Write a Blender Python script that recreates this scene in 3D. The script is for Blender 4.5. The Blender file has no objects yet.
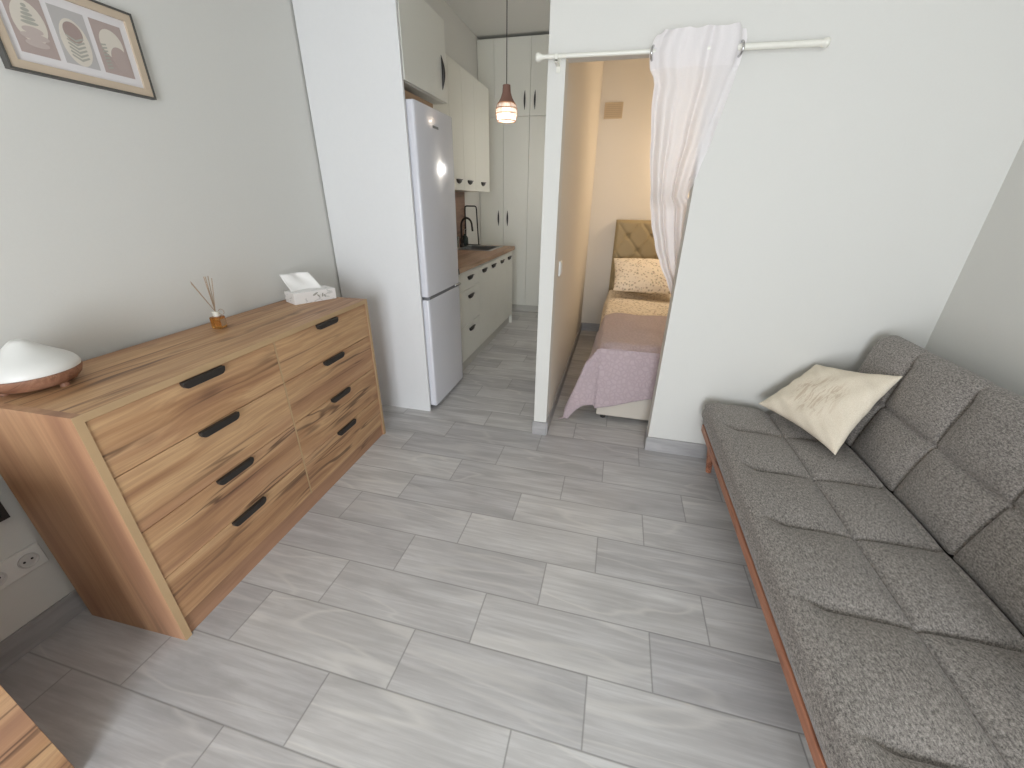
import bpy, bmesh, math, random
from mathutils import Vector, Matrix, Euler
random.seed(7)
C = bpy.context.scene.collection
PI = math.pi

# ---------------------------------------------------------------- materials
def srgb(r, g, b):
    f = lambda c: (c/255/12.92) if c/255 <= .04045 else ((c/255+.055)/1.055)**2.4
    return (f(r), f(g), f(b), 1)

class NT:
    def __init__(s, name):
        s.m = bpy.data.materials.new(name); s.m.use_nodes = True
        s.t = s.m.node_tree; s.n = s.t.nodes; s.l = s.t.links
        s.b = s.n['Principled BSDF']; s.o = s.n['Material Output']
    def new(s, typ, **k):
        n = s.n.new(typ)
        for a, v in k.items():
            if a.startswith('i_'):
                n.inputs[a[2:].replace('_', ' ')].default_value = v
            else: setattr(n, a, v)
        return n
    def link(s, a, b): s.l.new(a, b)
    def math(s, op, a, b=None, c=None):
        n = s.n.new('ShaderNodeMath'); n.operation = op
        for i, v in enumerate((a, b, c)):
            if v is None: continue
            if isinstance(v, (int, float)): n.inputs[i].default_value = v
            else: s.l.new(v, n.inputs[i])
        return n.outputs[0]
    def ramp(s, fac, stops, interp='LINEAR'):
        n = s.n.new('ShaderNodeValToRGB'); n.color_ramp.interpolation = interp
        e = n.color_ramp.elements
        while len(e) > 1: e.remove(e[-1])
        e[0].position, e[0].color = stops[0]
        for p, c in stops[1:]:
            x = e.new(p); x.color = c
        s.l.new(fac, n.inputs[0]); return n.outputs[0]
    def mix(s, fac, a, b, mode='MIX'):
        n = s.n.new('ShaderNodeMix'); n.data_type = 'RGBA'; n.blend_type = mode
        for i, v in ((0, fac), (6, a), (7, b)):
            if isinstance(v, (int, float, tuple)): n.inputs[i].default_value = v
            else: s.l.new(v, n.inputs[i])
        return n.outputs[2]
    def noise(s, vec, scale, detail=3, rough=.5, dist=0):
        n = s.n.new('ShaderNodeTexNoise'); n.inputs['Scale'].default_value = scale
        n.inputs['Detail'].default_value = detail; n.inputs['Roughness'].default_value = rough
        n.inputs['Distortion'].default_value = dist
        if vec is not None: s.l.new(vec, n.inputs['Vector'])
        return n.outputs[0]
    def vmap(s, vec, scale=(1, 1, 1), loc=(0, 0, 0), rot=(0, 0, 0)):
        n = s.n.new('ShaderNodeMapping'); n.inputs['Scale'].default_value = scale
        n.inputs['Location'].default_value = loc; n.inputs['Rotation'].default_value = rot
        s.l.new(vec, n.inputs['Vector']); return n.outputs[0]
    def bump(s, h, strength=.3, dist=.01):
        n = s.n.new('ShaderNodeBump'); n.inputs['Strength'].default_value = strength
        n.inputs['Distance'].default_value = dist
        s.l.new(h, n.inputs['Height']); s.l.new(n.outputs[0], s.b.inputs['Normal'])
    def col(s, c):
        if isinstance(c, tuple): s.b.inputs['Base Color'].default_value = c
        else: s.l.new(c, s.b.inputs['Base Color'])
    def set(s, **k):
        for a, v in k.items(): s.b.inputs[a.replace('_', ' ')].default_value = v

def objvec(t, rnd=True):
    tc = t.new('ShaderNodeTexCoord')
    if not rnd: return tc.outputs['Object']
    oi = t.new('ShaderNodeObjectInfo')
    v = t.new('ShaderNodeVectorMath', operation='MULTIPLY_ADD')
    cmb = t.new('ShaderNodeCombineXYZ')
    for i in range(3): t.link(t.math('MULTIPLY', oi.outputs['Random'], (17.3, 9.1, 23.7)[i]), cmb.inputs[i])
    v.operation = 'ADD'
    t.link(tc.outputs['Object'], v.inputs[0]); t.link(cmb.outputs[0], v.inputs[1])
    return v.outputs[0]

def m_plain(name, c, rough=.5, metal=0, bump=0, bscale=60, var=0):
    t = NT(name); t.set(Roughness=rough, Metallic=metal)
    v = objvec(t, False)
    n = t.noise(v, bscale, 3)
    if var:
        d = tuple(x*(1-var) for x in c[:3])+(1,)
        t.col(t.mix(t.noise(v, 3.0, 3), d, c))
    else:
        d = tuple(x*.97 for x in c[:3])+(1,)
        t.col(t.mix(n, d, c))
    if bump: t.bump(n, bump, .004)
    return t.m

def m_wood(name, axis='Y', rnd=True, light=srgb(204, 166, 124), mid=srgb(180, 138, 99), dark=srgb(140, 102, 76), crack=srgb(88, 62, 46), sc=1.0, edge=1.0):
    t = NT(name); t.set(Roughness=.5)
    v = objvec(t, rnd)
    def ax(l, c): return tuple(a*sc for a in {'X': (l, c, c), 'Y': (c, l, c), 'Z': (c, c, l)}[axis])
    wob = t.noise(t.vmap(v, ax(1.1, 2.2)), 1.0, 3, .5)            # slow sway of the grain
    vv = t.new('ShaderNodeVectorMath', operation='ADD')
    cb = t.new('ShaderNodeCombineXYZ')
    w_ = t.math('MULTIPLY', t.math('SUBTRACT', wob, .5), .10*edge)
    for q in range(3):
        if q != 'XYZ'.index(axis): t.link(w_, cb.inputs[q])
    t.link(v, vv.inputs[0]); t.link(cb.outputs[0], vv.inputs[1]); g = vv.outputs[0]
    board = t.noise(t.vmap(g, ax(.35, 5.0)), 1.3, 2, .5)          # broad light and dark bands
    a = t.noise(t.vmap(g, ax(.5, 15)), 1.5, 4, .6, .2)
    f = t.noise(t.vmap(g, ax(3.0, 120)), 1.0, 3, .6, .1)
    k = t.math('ADD', t.math('MULTIPLY', board, .58), t.math('MULTIPLY', a, .42))
    base = t.ramp(k, [(.36, dark), (.45, mid), (.53, light), (.61, mid), (.69, dark)])
    base = t.mix(t.math('MULTIPLY', t.ramp(f, [(.40, (1, 1, 1, 1)), (.60, (0, 0, 0, 1))]), .30), base, dark)
    pink = t.noise(t.vmap(v, ax(1.0, 4.0), (4, 1, 7)), 1.0, 2)
    base = t.mix(t.math('MULTIPLY', t.ramp(pink, [(.45, (0, 0, 0, 1)), (.65, (1, 1, 1, 1))]), .45), base, srgb(172, 130, 106))
    w = t.noise(t.vmap(g, ax(.30, 7.0), (3, 5, 1)), 1.4, 3, .55, .15)
    ck = t.ramp(w, [(.478, (0, 0, 0, 1)), (.494, (1, 1, 1, 1)), (.506, (1, 1, 1, 1)), (.522, (0, 0, 0, 1))])
    msk = t.ramp(t.noise(t.vmap(v, ax(1.1, 5), (8, 2, 4)), 1.0, 2), [(.48, (0, 0, 0, 1)), (.62, (1, 1, 1, 1))])
    base = t.mix(t.math('MULTIPLY', t.math('MULTIPLY', ck, msk), .8*edge), base, crack)
    vo = t.new('ShaderNodeTexVoronoi'); vo.inputs['Scale'].default_value = 1.0
    t.link(t.vmap(g, ax(3.2, 9)), vo.inputs['Vector'])
    kn = t.ramp(t.math('ADD', vo.outputs['Distance'], t.math('MULTIPLY', f, .10)), [(.08, (1, 1, 1, 1)), (.24, (0, 0, 0, 1))])
    base = t.mix(t.math('MULTIPLY', kn, .65*edge), base, crack)
    t.col(base); t.bump(f, .08, .002)
    return t.m

M = {}
M['wall'] = m_plain('white_plaster', srgb(217, 216, 211), .85, bump=.06, bscale=140)
M['wall_warm'] = m_plain('cream_plaster', srgb(220, 214, 204), .85, bump=.06, bscale=140)
M['ceil'] = m_plain('ceiling_plaster', srgb(214, 213, 208), .9, bump=.05)
M['oak'] = m_wood('oak_along', 'Y')
M['oak_side'] = m_wood('oak_upright', 'Z', light=srgb(194, 152, 116), mid=srgb(174, 132, 100), dark=srgb(150, 110, 84), sc=.7, edge=.6)
M['oak_edge'] = m_plain('oak_edge_band', srgb(200, 168, 128), .5, var=.3)
M['plinth_wood'] = m_wood('oak_plinth', 'Y', light=srgb(176, 136, 104), mid=srgb(156, 118, 88))
M['counter'] = m_wood('butcher_laminate', 'Y', rnd=False, light=srgb(186, 156, 130), mid=srgb(168, 138, 112), dark=srgb(148, 118, 94), crack=srgb(120, 92, 72), sc=1.3, edge=.4)
M['splash'] = m_wood('brown_laminate', 'Y', rnd=False, light=srgb(150, 118, 98), mid=srgb(134, 104, 86), dark=srgb(118, 90, 74), crack=srgb(100, 74, 60))
M['rail'] = m_wood('reddish_wood', 'Y', light=srgb(190, 130, 100), mid=srgb(172, 112, 84), dark=srgb(142, 88, 66), crack=srgb(96, 52, 38), sc=1.5)
M['bowl_wood'] = m_wood('humidifier_wood', 'X', light=srgb(160, 118, 94), mid=srgb(144, 102, 80), dark=srgb(120, 82, 62), crack=srgb(104, 68, 52), sc=3)
M['black'] = m_plain('black_metal', srgb(42, 38, 35), .45)
M['white_gloss'] = m_plain('white_fridge', srgb(222, 222, 228), .13)
M['white_lac'] = m_plain('white_lacquer', srgb(226, 225, 216), .4)
M['panel'] = m_plain('white_panel', srgb(228, 228, 228), .55)
M['grey_gap'] = m_plain('grey_gasket', srgb(120, 120, 122), .6)
M['kick'] = m_plain('grey_kickboard', srgb(196, 194, 186), .5)
M['steel'] = m_plain('steel', srgb(190, 190, 188), .3, 1)
M['chrome'] = m_plain('chrome', srgb(200, 200, 200), .15, 1)
M['plastic'] = m_plain('white_plastic', srgb(225, 224, 220), .35)
M['dark'] = m_plain('dark_plastic', srgb(50, 48, 48), .4)
M['socket_grey'] = m_plain('socket_well', srgb(205, 203, 200), .45)
M['rod'] = m_plain('ivory_metal', srgb(232, 230, 220), .35)
M['card'] = m_plain('cardboard', srgb(176, 146, 116), .8, var=.15)
M['tissue'] = m_plain('tissue_paper', srgb(245, 243, 240), .9, bump=.15, bscale=40)
M['base_fabric'] = m_plain('beige_upholstery', srgb(206, 198, 186), .8, bump=.2, bscale=300)
M['head_fabric'] = m_plain('khaki_upholstery', srgb(160, 144, 110), .6, bump=.1, bscale=300)
M['tan'] = m_plain('tan_frame', srgb(200, 182, 160), .6, var=.08)
M['mat_white'] = m_plain('mount_board', srgb(222, 218, 218), .7)
M['bd_frame'] = m_plain('charcoal_frame', srgb(84, 82, 78), .5)
for k, c in dict(card_mauve=(176, 160, 154), card_grey=(184, 180, 178), card_pale=(214, 206, 194), leaf=(172, 170, 160), disc=(164, 146, 140), rock=(190, 176, 170)).items():
    M[k] = m_plain(k, srgb(*c), .7)

def m_floor(name='grey_wood_look_tiles'):
    t = NT(name)
    g = t.new('ShaderNodeNewGeometry')
    sp = t.new('ShaderNodeSeparateXYZ'); t.link(g.outputs['Position'], sp.inputs[0])
    P, L = .2, .6037
    ky = t.math('DIVIDE', t.math('SUBTRACT', sp.outputs[1], 1.2077), P)
    k = t.math('FLOOR', ky); fy = t.math('SUBTRACT', ky, k)
    xs = t.math('SUBTRACT', sp.outputs[0], t.math('ADD', t.math('MULTIPLY', k, L/3), -.5432))
    kx = t.math('DIVIDE', xs, L); i = t.math('FLOOR', kx); fx = t.math('SUBTRACT', kx, i)
    ey = t.math('MULTIPLY', t.math('MINIMUM', fy, t.math('SUBTRACT', 1, fy)), P)
    ex = t.math('MULTIPLY', t.math('MINIMUM', fx, t.math('SUBTRACT', 1, fx)), L)
    e = t.math('MINIMUM', ex, ey)
    grout = t.ramp(e, [(.0009, (1, 1, 1, 1)), (.0019, (0, 0, 0, 1))])
    cb = t.new('ShaderNodeCombineXYZ'); t.link(k, cb.inputs[0]); t.link(i, cb.inputs[1])
    wn = t.new('ShaderNodeTexWhiteNoise', noise_dimensions='3D'); t.link(cb.outputs[0], wn.inputs[0])
    off = t.new('ShaderNodeVectorMath', operation='SCALE'); off.inputs['Scale'].default_value = 40
    t.link(wn.outputs['Color'], off.inputs[0])
    ad = t.new('ShaderNodeVectorMath', operation='ADD')
    t.link(g.outputs['Position'], ad.inputs[0]); t.link(off.outputs[0], ad.inputs[1])
    v = ad.outputs[0]
    n1 = t.noise(t.vmap(v, (1.5, 8, 1)), 1.5, 5, .55, .7)
    n2 = t.noise(t.vmap(v, (3, 60, 1)), 1.3, 3, .6, .2)
    n3 = t.noise(t.vmap(v, (.8, 4.5, 1)), 1.2, 2, .5, .6)
    base = t.ramp(n1, [(.30, srgb(188, 187, 187)), (.5, srgb(211, 210, 210)), (.7, srgb(225, 225, 225))])
    base = t.mix(t.math('MULTIPLY', t.ramp(n2, [(.4, (1, 1, 1, 1)), (.65, (0, 0, 0, 1))]), .40), base, srgb(176, 174, 173))
    vein = t.ramp(n3, [(.485, (0, 0, 0, 1)), (.503, (1, 1, 1, 1)), (.521, (0, 0, 0, 1))])
    base = t.mix(t.math('MULTIPLY', vein, .45), base, srgb(230, 228, 224))
    tint = t.mix(wn.outputs['Value'], srgb(230, 229, 230), srgb(255, 254, 252))
    base = t.mix(1.0, base, tint, 'MULTIPLY')
    base = t.mix(t.math('MULTIPLY', grout, .8), base, srgb(136, 134, 132))
    t.col(base)
    t.set(Roughness=.42)
    t.b.inputs['Specular IOR Level'].default_value = .4
    h = t.math('SUBTRACT', t.math('MULTIPLY', n2, .15), grout)
    t.bump(h, .25, .002)
    return t.m
M['floor'] = m_floor()

def m_bb():
    t = NT('grey_skirting_tile'); v = objvec(t, False)
    n = t.noise(t.vmap(v, (2, 2, 14)), 2.0, 4, .6, .4)
    t.col(t.ramp(n, [(.3, srgb(150, 148, 148)), (.7, srgb(178, 176, 176))])); t.set(Roughness=.5)
    return t.m
M['bb'] = m_bb()

def m_fabric(name, dark, light, scale=420, rough=.95, contrast=(.38, .62), bump=.5):
    t = NT(name); v = objvec(t, False)
    a = t.noise(t.vmap(v, (1, 1, 1)), scale, 2, .7)
    b = t.noise(t.vmap(v, (1, .5, 1)), scale*.6, 2, .6)
    c = t.noise(v, 9, 3)
    f = t.math('ADD', t.math('MULTIPLY', a, .45), t.math('MULTIPLY', b, .55))
    base = t.ramp(f, [(contrast[0], dark), (contrast[1], light)])
    base = t.mix(t.math('MULTIPLY', c, .18), base, dark)
    t.col(base); t.set(Roughness=rough); t.b.inputs['Sheen Weight'].default_value = .15
    t.bump(f, bump, .003)
    return t.m
M['sofa'] = m_fabric('grey_melange_fabric', srgb(88, 84, 81), srgb(184, 177, 170), 400, contrast=(.37, .65))
M['cushion'] = m_fabric('cream_cotton', srgb(216, 202, 182), srgb(238, 228, 210), 350, bump=.2)

def m_cushion_print():
    t = NT('cream_cotton_print'); tc = t.new('ShaderNodeTexCoord'); v = tc.outputs['UV']
    o = objvec(t, False)
    f = t.noise(o, 350, 3, .6)
    base = t.ramp(f, [(.35, srgb(224, 211, 190)), (.65, srgb(240, 230, 212))])
    w = t.noise(t.vmap(v, (5, 22, 1)), 1.0, 4, .6, 1.2)
    sp = t.new('ShaderNodeSeparateXYZ'); t.link(v, sp.inputs[0])
    r = t.math('SQRT', t.math('ADD', t.math('POWER', t.math('SUBTRACT', sp.outputs[0], .45), 2), t.math('POWER', t.math('SUBTRACT', sp.outputs[1], .5), 2)))
    msk = t.ramp(r, [(.22, (1, 1, 1, 1)), (.36, (0, 0, 0, 1))])
    s = t.ramp(w, [(.48, (0, 0, 0, 1)), (.58, (1, 1, 1, 1))])
    base = t.mix(t.math('MULTIPLY', t.math('MULTIPLY', msk, s), .55), base, srgb(192, 168, 142))
    t.col(base); t.set(Roughness=.95); t.bump(f, .2, .003)
    return t.m
M['cushion_print'] = m_cushion_print()

def m_floral():
    t = NT('cream_floral_cotton'); v = objvec(t, False)
    d = t.noise(v, 40, 2, .5)
    vo = t.new('ShaderNodeTexVoronoi'); vo.inputs['Scale'].default_value = 40
    vv = t.new('ShaderNodeVectorMath', operation='ADD')
    t.link(t.vmap(v, (1, 1, .8), rot=(.3, .2, .6)), vv.inputs[0])
    cx = t.new('ShaderNodeCombineXYZ'); t.link(t.math('MULTIPLY', d, .05), cx.inputs[0]); t.link(cx.outputs[0], vv.inputs[1])
    t.link(vv.outputs[0], vo.inputs['Vector'])
    dots = t.ramp(vo.outputs['Distance'], [(.20, (1, 1, 1, 1)), (.46, (0, 0, 0, 1))])
    sel = t.ramp(vo.outputs['Color'], [(.1, (0, 0, 0, 1)), (.2, (1, 1, 1, 1))])
    hue = t.mix(t.math('GREATER_THAN', d, .5), srgb(140, 104, 84), srgb(120, 118, 88))
    t.col(t.mix(t.math('MULTIPLY', t.math('MULTIPLY', dots, sel), .62), srgb(236, 226, 210), hue))
    t.set(Roughness=.9); return t.m
M['floral'] = m_floral()

def m_spread():
    t = NT('mauve_quilted_cotton'); v = objvec(t, False)
    vo = t.new('ShaderNodeTexVoronoi'); vo.feature = 'DISTANCE_TO_EDGE'; vo.inputs['Scale'].default_value = 34
    t.link(v, vo.inputs['Vector'])
    h = t.ramp(vo.outputs['Distance'], [(0, (0, 0, 0, 1)), (.22, (1, 1, 1, 1))])
    t.col(t.mix(h, srgb(178, 160, 164), srgb(188, 170, 174))); t.set(Roughness=.7)
    t.b.inputs['Sheen Weight'].default_value = .3
    t.bump(h, .35, .006); return t.m
M['spread'] = m_spread()

def m_sheer(name, transp):
    t = NT(name)
    tr = t.new('ShaderNodeBsdfTransparent'); df = t.new('ShaderNodeBsdfDiffuse'); tl = t.new('ShaderNodeBsdfTranslucent')
    v = objvec(t, False); n = t.noise(v, 500, 2)
    c = t.mix(n, srgb(236, 232, 232), srgb(250, 247, 247))
    t.link(c, df.inputs[0]); t.link(c, tl.inputs[0])
    m1 = t.new('ShaderNodeMixShader'); m1.inputs[0].default_value = .25
    t.link(df.outputs[0], m1.inputs[1]); t.link(tl.outputs[0], m1.inputs[2])
    m2 = t.new('ShaderNodeMixShader'); m2.inputs[0].default_value = transp
    t.link(m1.outputs[0], m2.inputs[1]); t.link(tr.outputs[0], m2.inputs[2])
    t.link(m2.outputs[0], t.o.inputs['Surface']); return t.m
M['sheer'] = m_sheer('white_sheer', .07)
M['sheer_band'] = m_sheer('white_sheer_doubled', .04)

def m_emit(name, c, s):
    t = NT(name); t.set(Roughness=.4); t.col(c)
    n = t.noise(objvec(t, False), 5, 1)
    t.b.inputs['Emission Color'].default_value = c
    t.b.inputs['Emission Strength'].default_value = s
    return t.m
M['bulb'] = m_emit('warm_bulb_glass', (1, .90, .68, 1), 1.8)
M['liner'] = m_sheer('cream_shade_liner', .55)

def m_glass(name, c, rough=.05, transp=.0):
    t = NT(name); t.col(c); t.set(Roughness=rough)
    t.b.inputs['Transmission Weight'].default_value = .85
    t.b.inputs['IOR'].default_value = 1.45
    t.noise(objvec(t, False), 5, 1)
    return t.m
M['amber'] = m_glass('amber_liquid_glass', srgb(226, 166, 92))
M['clear'] = m_glass('clear_glass', srgb(225, 235, 232))
M['darkglass'] = m_plain('dark_green_glass', srgb(40, 52, 50), .2)
M['reed'] = m_plain('rattan_reed', srgb(168, 146, 124), .8)
M['shade_wood'] = m_plain('brown_shade_top', srgb(150, 112, 98), .6, var=.2)
M['shade_slat'] = m_plain('shade_slats', srgb(176, 130, 98), .6)

# tissue box print: pale box with soft grey-green leaf marks
def m_tbox():
    t = NT('printed_tissue_carton'); v = objvec(t, False)
    n = t.noise(t.vmap(v, (1, 1, 1.6)), 26, 2, .5, 1.5)
    s = t.ramp(n, [(.60, (0, 0, 0, 1)), (.66, (1, 1, 1, 1))])
    t.col(t.mix(t.math('MULTIPLY', s, .45), srgb(240, 238, 236), srgb(170, 172, 168))); t.set(Roughness=.6)
    return t.m
M['tbox'] = m_tbox()

# ---------------------------------------------------------------- mesh helpers
class MB:
    def __init__(s): s.bm = bmesh.new()
    def box(s, x0, x1, y0, y1, z0, z1, mat=None):
        vs = [s.bm.verts.new(p) for p in ((x0,y0,z0),(x1,y0,z0),(x1,y1,z0),(x0,y1,z0),(x0,y0,z1),(x1,y0,z1),(x1,y1,z1),(x0,y1,z1))]
        for f in ((0,3,2,1),(4,5,6,7),(0,1,5,4),(1,2,6,5),(2,3,7,6),(3,0,4,7)): s.bm.faces.new([vs[i] for i in f])
        if mat is not None:
            for v in vs: v.co = mat @ v.co
        return s
    def prism(s, poly, axis, a, b):
        """poly of 2-D points extruded along axis ('x': (y,z), 'y': (x,z), 'z': (x,y)) from a to b"""
        def P(p, t):
            return {'x': (t, p[0], p[1]), 'y': (p[0], t, p[1]), 'z': (p[0], p[1], t)}[axis]
        A = [s.bm.verts.new(P(p, a)) for p in poly]; B = [s.bm.verts.new(P(p, b)) for p in poly]
        n = len(poly)
        s.bm.faces.new(A); s.bm.faces.new(B[::-1])
        for i in range(n): s.bm.faces.new((A[i], B[i], B[(i+1) % n], A[(i+1) % n]))
        return s
    def lathe(s, prof, c=(0, 0, 0), n=32, mat=None):
        rings = []
        for r, z in prof:
            if r < 1e-5: rings.append([s.bm.verts.new((c[0], c[1], c[2]+z))])
            else: rings.append([s.bm.verts.new((c[0]+r*math.cos(2*PI*i/n), c[1]+r*math.sin(2*PI*i/n), c[2]+z)) for i in range(n)])
        for a, b in zip(rings, rings[1:]):
            for i in range(n):
                j = (i+1) % n
                if len(a) == 1 and len(b) == 1: continue
                if len(a) == 1: s.bm.faces.new((a[0], b[i], b[j]))
                elif len(b) == 1: s.bm.faces.new((a[i], a[j], b[0]))
                else: s.bm.faces.new((a[i], a[j], b[j], b[i]))
        for r in (rings[0], rings[-1]):
            if len(r) > 1: s.bm.faces.new(r)
        if mat is not None:
            for rr in rings:
                for v in rr: v.co = mat @ v.co
        return s
    def tube(s, pts, r, n=10, closed=False):
        pts = [Vector(p) for p in pts]; R = r if isinstance(r, (list, tuple)) else [r]*len(pts)
        rings = []; up = Vector((.13, .21, .97)); m = len(pts)
        for i, p in enumerate(pts):
            if closed: d = pts[(i+1) % m]-pts[i-1]
            else: d = pts[min(i+1, m-1)]-pts[max(i-1, 0)]
            d.normalize(); a = up-d*up.dot(d)
            if a.length < .1: a = Vector((1, 0, 0))-d*d.x
            a.normalize(); up = a; b = d.cross(a)
            rings.append([s.bm.verts.new(p+a*R[i]*math.cos(2*PI*j/n)+b*R[i]*math.sin(2*PI*j/n)) for j in range(n)])
        k = m if closed else m-1
        for i in range(k):
            A, B = rings[i], rings[(i+1) % m]
            for j in range(n): s.bm.faces.new((A[j], A[(j+1) % n], B[(j+1) % n], B[j]))
        if not closed: s.bm.faces.new(rings[0][::-1]); s.bm.faces.new(rings[-1])
        return s
    def grid(s, fn, nu, nv, us=None, vs=None, uv=False):
        us = us or [i/(nu-1) for i in range(nu)]; vs = vs or [j/(nv-1) for j in range(nv)]
        V = [[s.bm.verts.new(fn(u, v)) for v in vs] for u in us]
        L = s.bm.loops.layers.uv.verify() if uv else None
        for i in range(len(us)-1):
            for j in range(len(vs)-1):
                f = s.bm.faces.new((V[i][j], V[i+1][j], V[i+1][j+1], V[i][j+1]))
                if uv:
                    for l, (a, b) in zip(f.loops, ((i, j), (i+1, j), (i+1, j+1), (i, j+1))): l[L].uv = (us[a], vs[b])
        return s
    def build(s, name, mat, parent=None, bevel=0, smooth=False, weld=False, solid=0, sub=0, seg=2):
        if weld: bmesh.ops.remove_doubles(s.bm, verts=s.bm.verts, dist=1e-4)
        bmesh.ops.recalc_face_normals(s.bm, faces=s.bm.faces)
        me = bpy.data.meshes.new(name); s.bm.to_mesh(me); s.bm.free()
        me.materials.append(mat)
        o = bpy.data.objects.new(name, me); C.objects.link(o)
        if parent: o.parent = parent
        if solid:
            m = o.modifiers.new('solid', 'SOLIDIFY'); m.thickness = solid; m.offset = 0
        if bevel:
            m = o.modifiers.new('bevel', 'BEVEL'); m.width = bevel; m.segments = seg; m.limit_method = 'ANGLE'; m.angle_limit = .6
        if sub:
            m = o.modifiers.new('sub', 'SUBSURF'); m.levels = sub; m.render_levels = sub
        if smooth or bevel:
            for p in me.polygons: p.use_smooth = True
            try: me.set_sharp_from_angle(angle=.7 if not smooth else 1.1)
            except Exception: pass
        return o

def tag(o, label, cat, group=None):
    o['label'] = label; o['category'] = cat
    if group: o['group'] = group
    return o
def thing(name, label, cat, loc=(0, 0, 0), rz=0, group=None):
    o = bpy.data.objects.new(name, None); C.objects.link(o)
    o.location = loc; o.rotation_euler = (0, 0, rz); o.empty_display_size = .1
    return tag(o, label, cat, group)
def struct(o): o['kind'] = 'structure'; return o

# ================================================================ THE ROOM
WX, RX, PY, CZ, BY = -1.76, 1.455, 2.2, 3.0, -2.2      # left wall, right wall, partition face, ceiling, window wall
KB, BB = 5.85, 4.6                                      # back of kitchen, back of sleeping alcove
PL, PR, JX, LZ = -.400, -.320, .306, 1.968               # wall end and opening
AR = .98                                                # alcove right wall

struct(MB().box(WX-.1, RX+.1, BY-.1, KB+.1, -.1, 0).build('floor', M['floor']))
struct(MB().box(WX-.1, RX+.1, BY-.1, KB+.1, CZ, CZ+.1).build('ceiling', M['ceil']))
struct(MB().box(WX-.12, WX, BY-.1, KB+.1, 0, CZ).build('wall_left', M['wall']))
struct(MB().box(RX, RX+.12, BY-.1, PY, 0, CZ).build('wall_right', M['wall']))
# partition with its opening into the sleeping alcove (one mesh: end post, lintel, right part)
m = MB()
m.prism([(PL, 0), (PR, 0), (PR, LZ), (JX, LZ), (JX, 0), (RX+.12, 0), (RX+.12, CZ), (PL, CZ)], 'y', PY, PY+.1)
struct(m.build('wall_partition', M['wall']))
struct(MB().box(PL, PR, PY+.1, KB, 0, CZ).build('wall_divider', M['wall_warm']))
struct(MB().box(PR, AR+.1, BB, BB+.1, 0, CZ).build('wall_alcove_back', M['wall_warm']))
struct(MB().box(AR, AR+.1, PY+.1, BB, 0, CZ).build('wall_alcove_right', M['wall_warm']))
struct(MB().box(WX, PL, KB, KB+.1, 0, CZ).build('wall_kitchen_back', M['wall']))
# window wall behind the camera: balcony door opening
wx0, wx1, wz1 = -.60, .80, 2.25
m = MB()
m.box(WX, wx0, BY-.1, BY, 0, CZ); m.box(wx1, RX, BY-.1, BY, 0, CZ); m.box(wx0, wx1, BY-.1, BY, wz1, CZ)
struct(m.build('wall_back', M['wall']))
m = MB()
for a, b, c, d in ((wx0, wx0+.06, 0, wz1), (wx1-.06, wx1, 0, wz1), (wx0+.06, wx1-.06, wz1-.06, wz1), (wx0+.06, wx1-.06, 0, .06), (-.01, .06, .06, wz1-.06)):
    m.box(a, b, BY-.08, BY-.03, c, d)
struct(m.build('window_1', M['plastic']))
# skirting
bh, bt = .094, .01
def bb(name, *b): struct(MB().box(*b).build(name, M['bb'], bevel=.0015))
bb('baseboard_left', WX, WX+bt, BY, 2.28, 0, bh)
bb('baseboard_partition', JX-.008, RX, PY-bt, PY, 0, bh)
bb('baseboard_right', RX-bt, RX, BY, PY-bt, 0, bh)
bb('baseboard_post', PL-.008, PR+.002, PY-bt, PY, 0, bh)
bb('baseboard_divider', PR, PR+bt, PY, BB-bt, 0, bh)
bb('baseboard_alcove_back', PR+bt, AR, BB-bt, BB, 0, bh)
bb('baseboard_jamb', JX-.008, JX, PY, PY+.1, 0, bh)
bb('baseboard_corridor', PL-bt, PL, PY+.0, 5.2, 0, bh)

# ================================================================ DRESSER
def handle_plate(y, z, w=.155, h=.024, d=.016, x=0):
    """black tab handle hooked over the drawer edge: rounded lower corners"""
    poly = []
    r = h*.75
    poly += [(y-w/2, z), (y+w/2, z)]
    for k in range(5):
        a = k/4*PI/2
        poly.append((y+w/2-r+r*math.cos(a), z-h+r-r*math.sin(a)))
    for k in range(5):
        a = PI/2+k/4*PI/2
        poly.append((y-w/2+r+r*math.cos(a), z-h+r-r*math.sin(a)))
    return MB().prism(poly, 'x', x, x+d)
ang = math.atan2(.047, 1.38)
D = thing('dresser', 'long oak-look chest of drawers with eight drawers and black tab handles', 'dresser', (-1.283, .57, 0), ang)
DL, DH, DD, T = 1.381, .875, .418, .022
MB().box(-DD, -.0015, T, DL-T, DH-T, DH).build('top', M['oak'], D)
MB().box(-DD, -.0015, 0, T, 0, DH).build('side_panel', M['oak_side'], D)
MB().box(-DD, -.0015, DL-T, DL, 0, DH).build('side_panel', M['oak_side'], D)
m = MB()   # pale edge banding on the front of the boards
m.box(-.0015, 0, 0, T, 0, DH); m.box(-.0015, 0, DL-T, DL, 0, DH); m.box(-.0015, 0, T, DL-T, DH-T, DH)
m.build('edge_band', M['oak_edge'], D)
MB().box(-DD, -.004, .678, .684, .078, DH-T).build('divider', M['oak_edge'], D)
MB().box(-DD, -DD+.012, T, DL-T, 0, DH-T).build('back_panel', M['oak_side'], D)
MB().box(-.03, -.010, T, DL-T, 0, .076).build('plinth', M['plinth_wood'], D)
seams = [DH-T-.001, .668, .466, .270, .080]
for (ya, yb, hy) in ((T+.002, .6765, .355), (.6855, DL-T-.002, 1.015)):
    for i in range(4):
        zt, zb = seams[i]-.0015, seams[i+1]+.0015
        dr = MB().box(-.32, -.004, ya, yb, zb, zt).build('drawer', M['oak'], D, bevel=.001)
        h = handle_plate(hy, zt+.0, h=.026, x=-.004).build('handle', M['black'], dr, bevel=.002)

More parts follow.
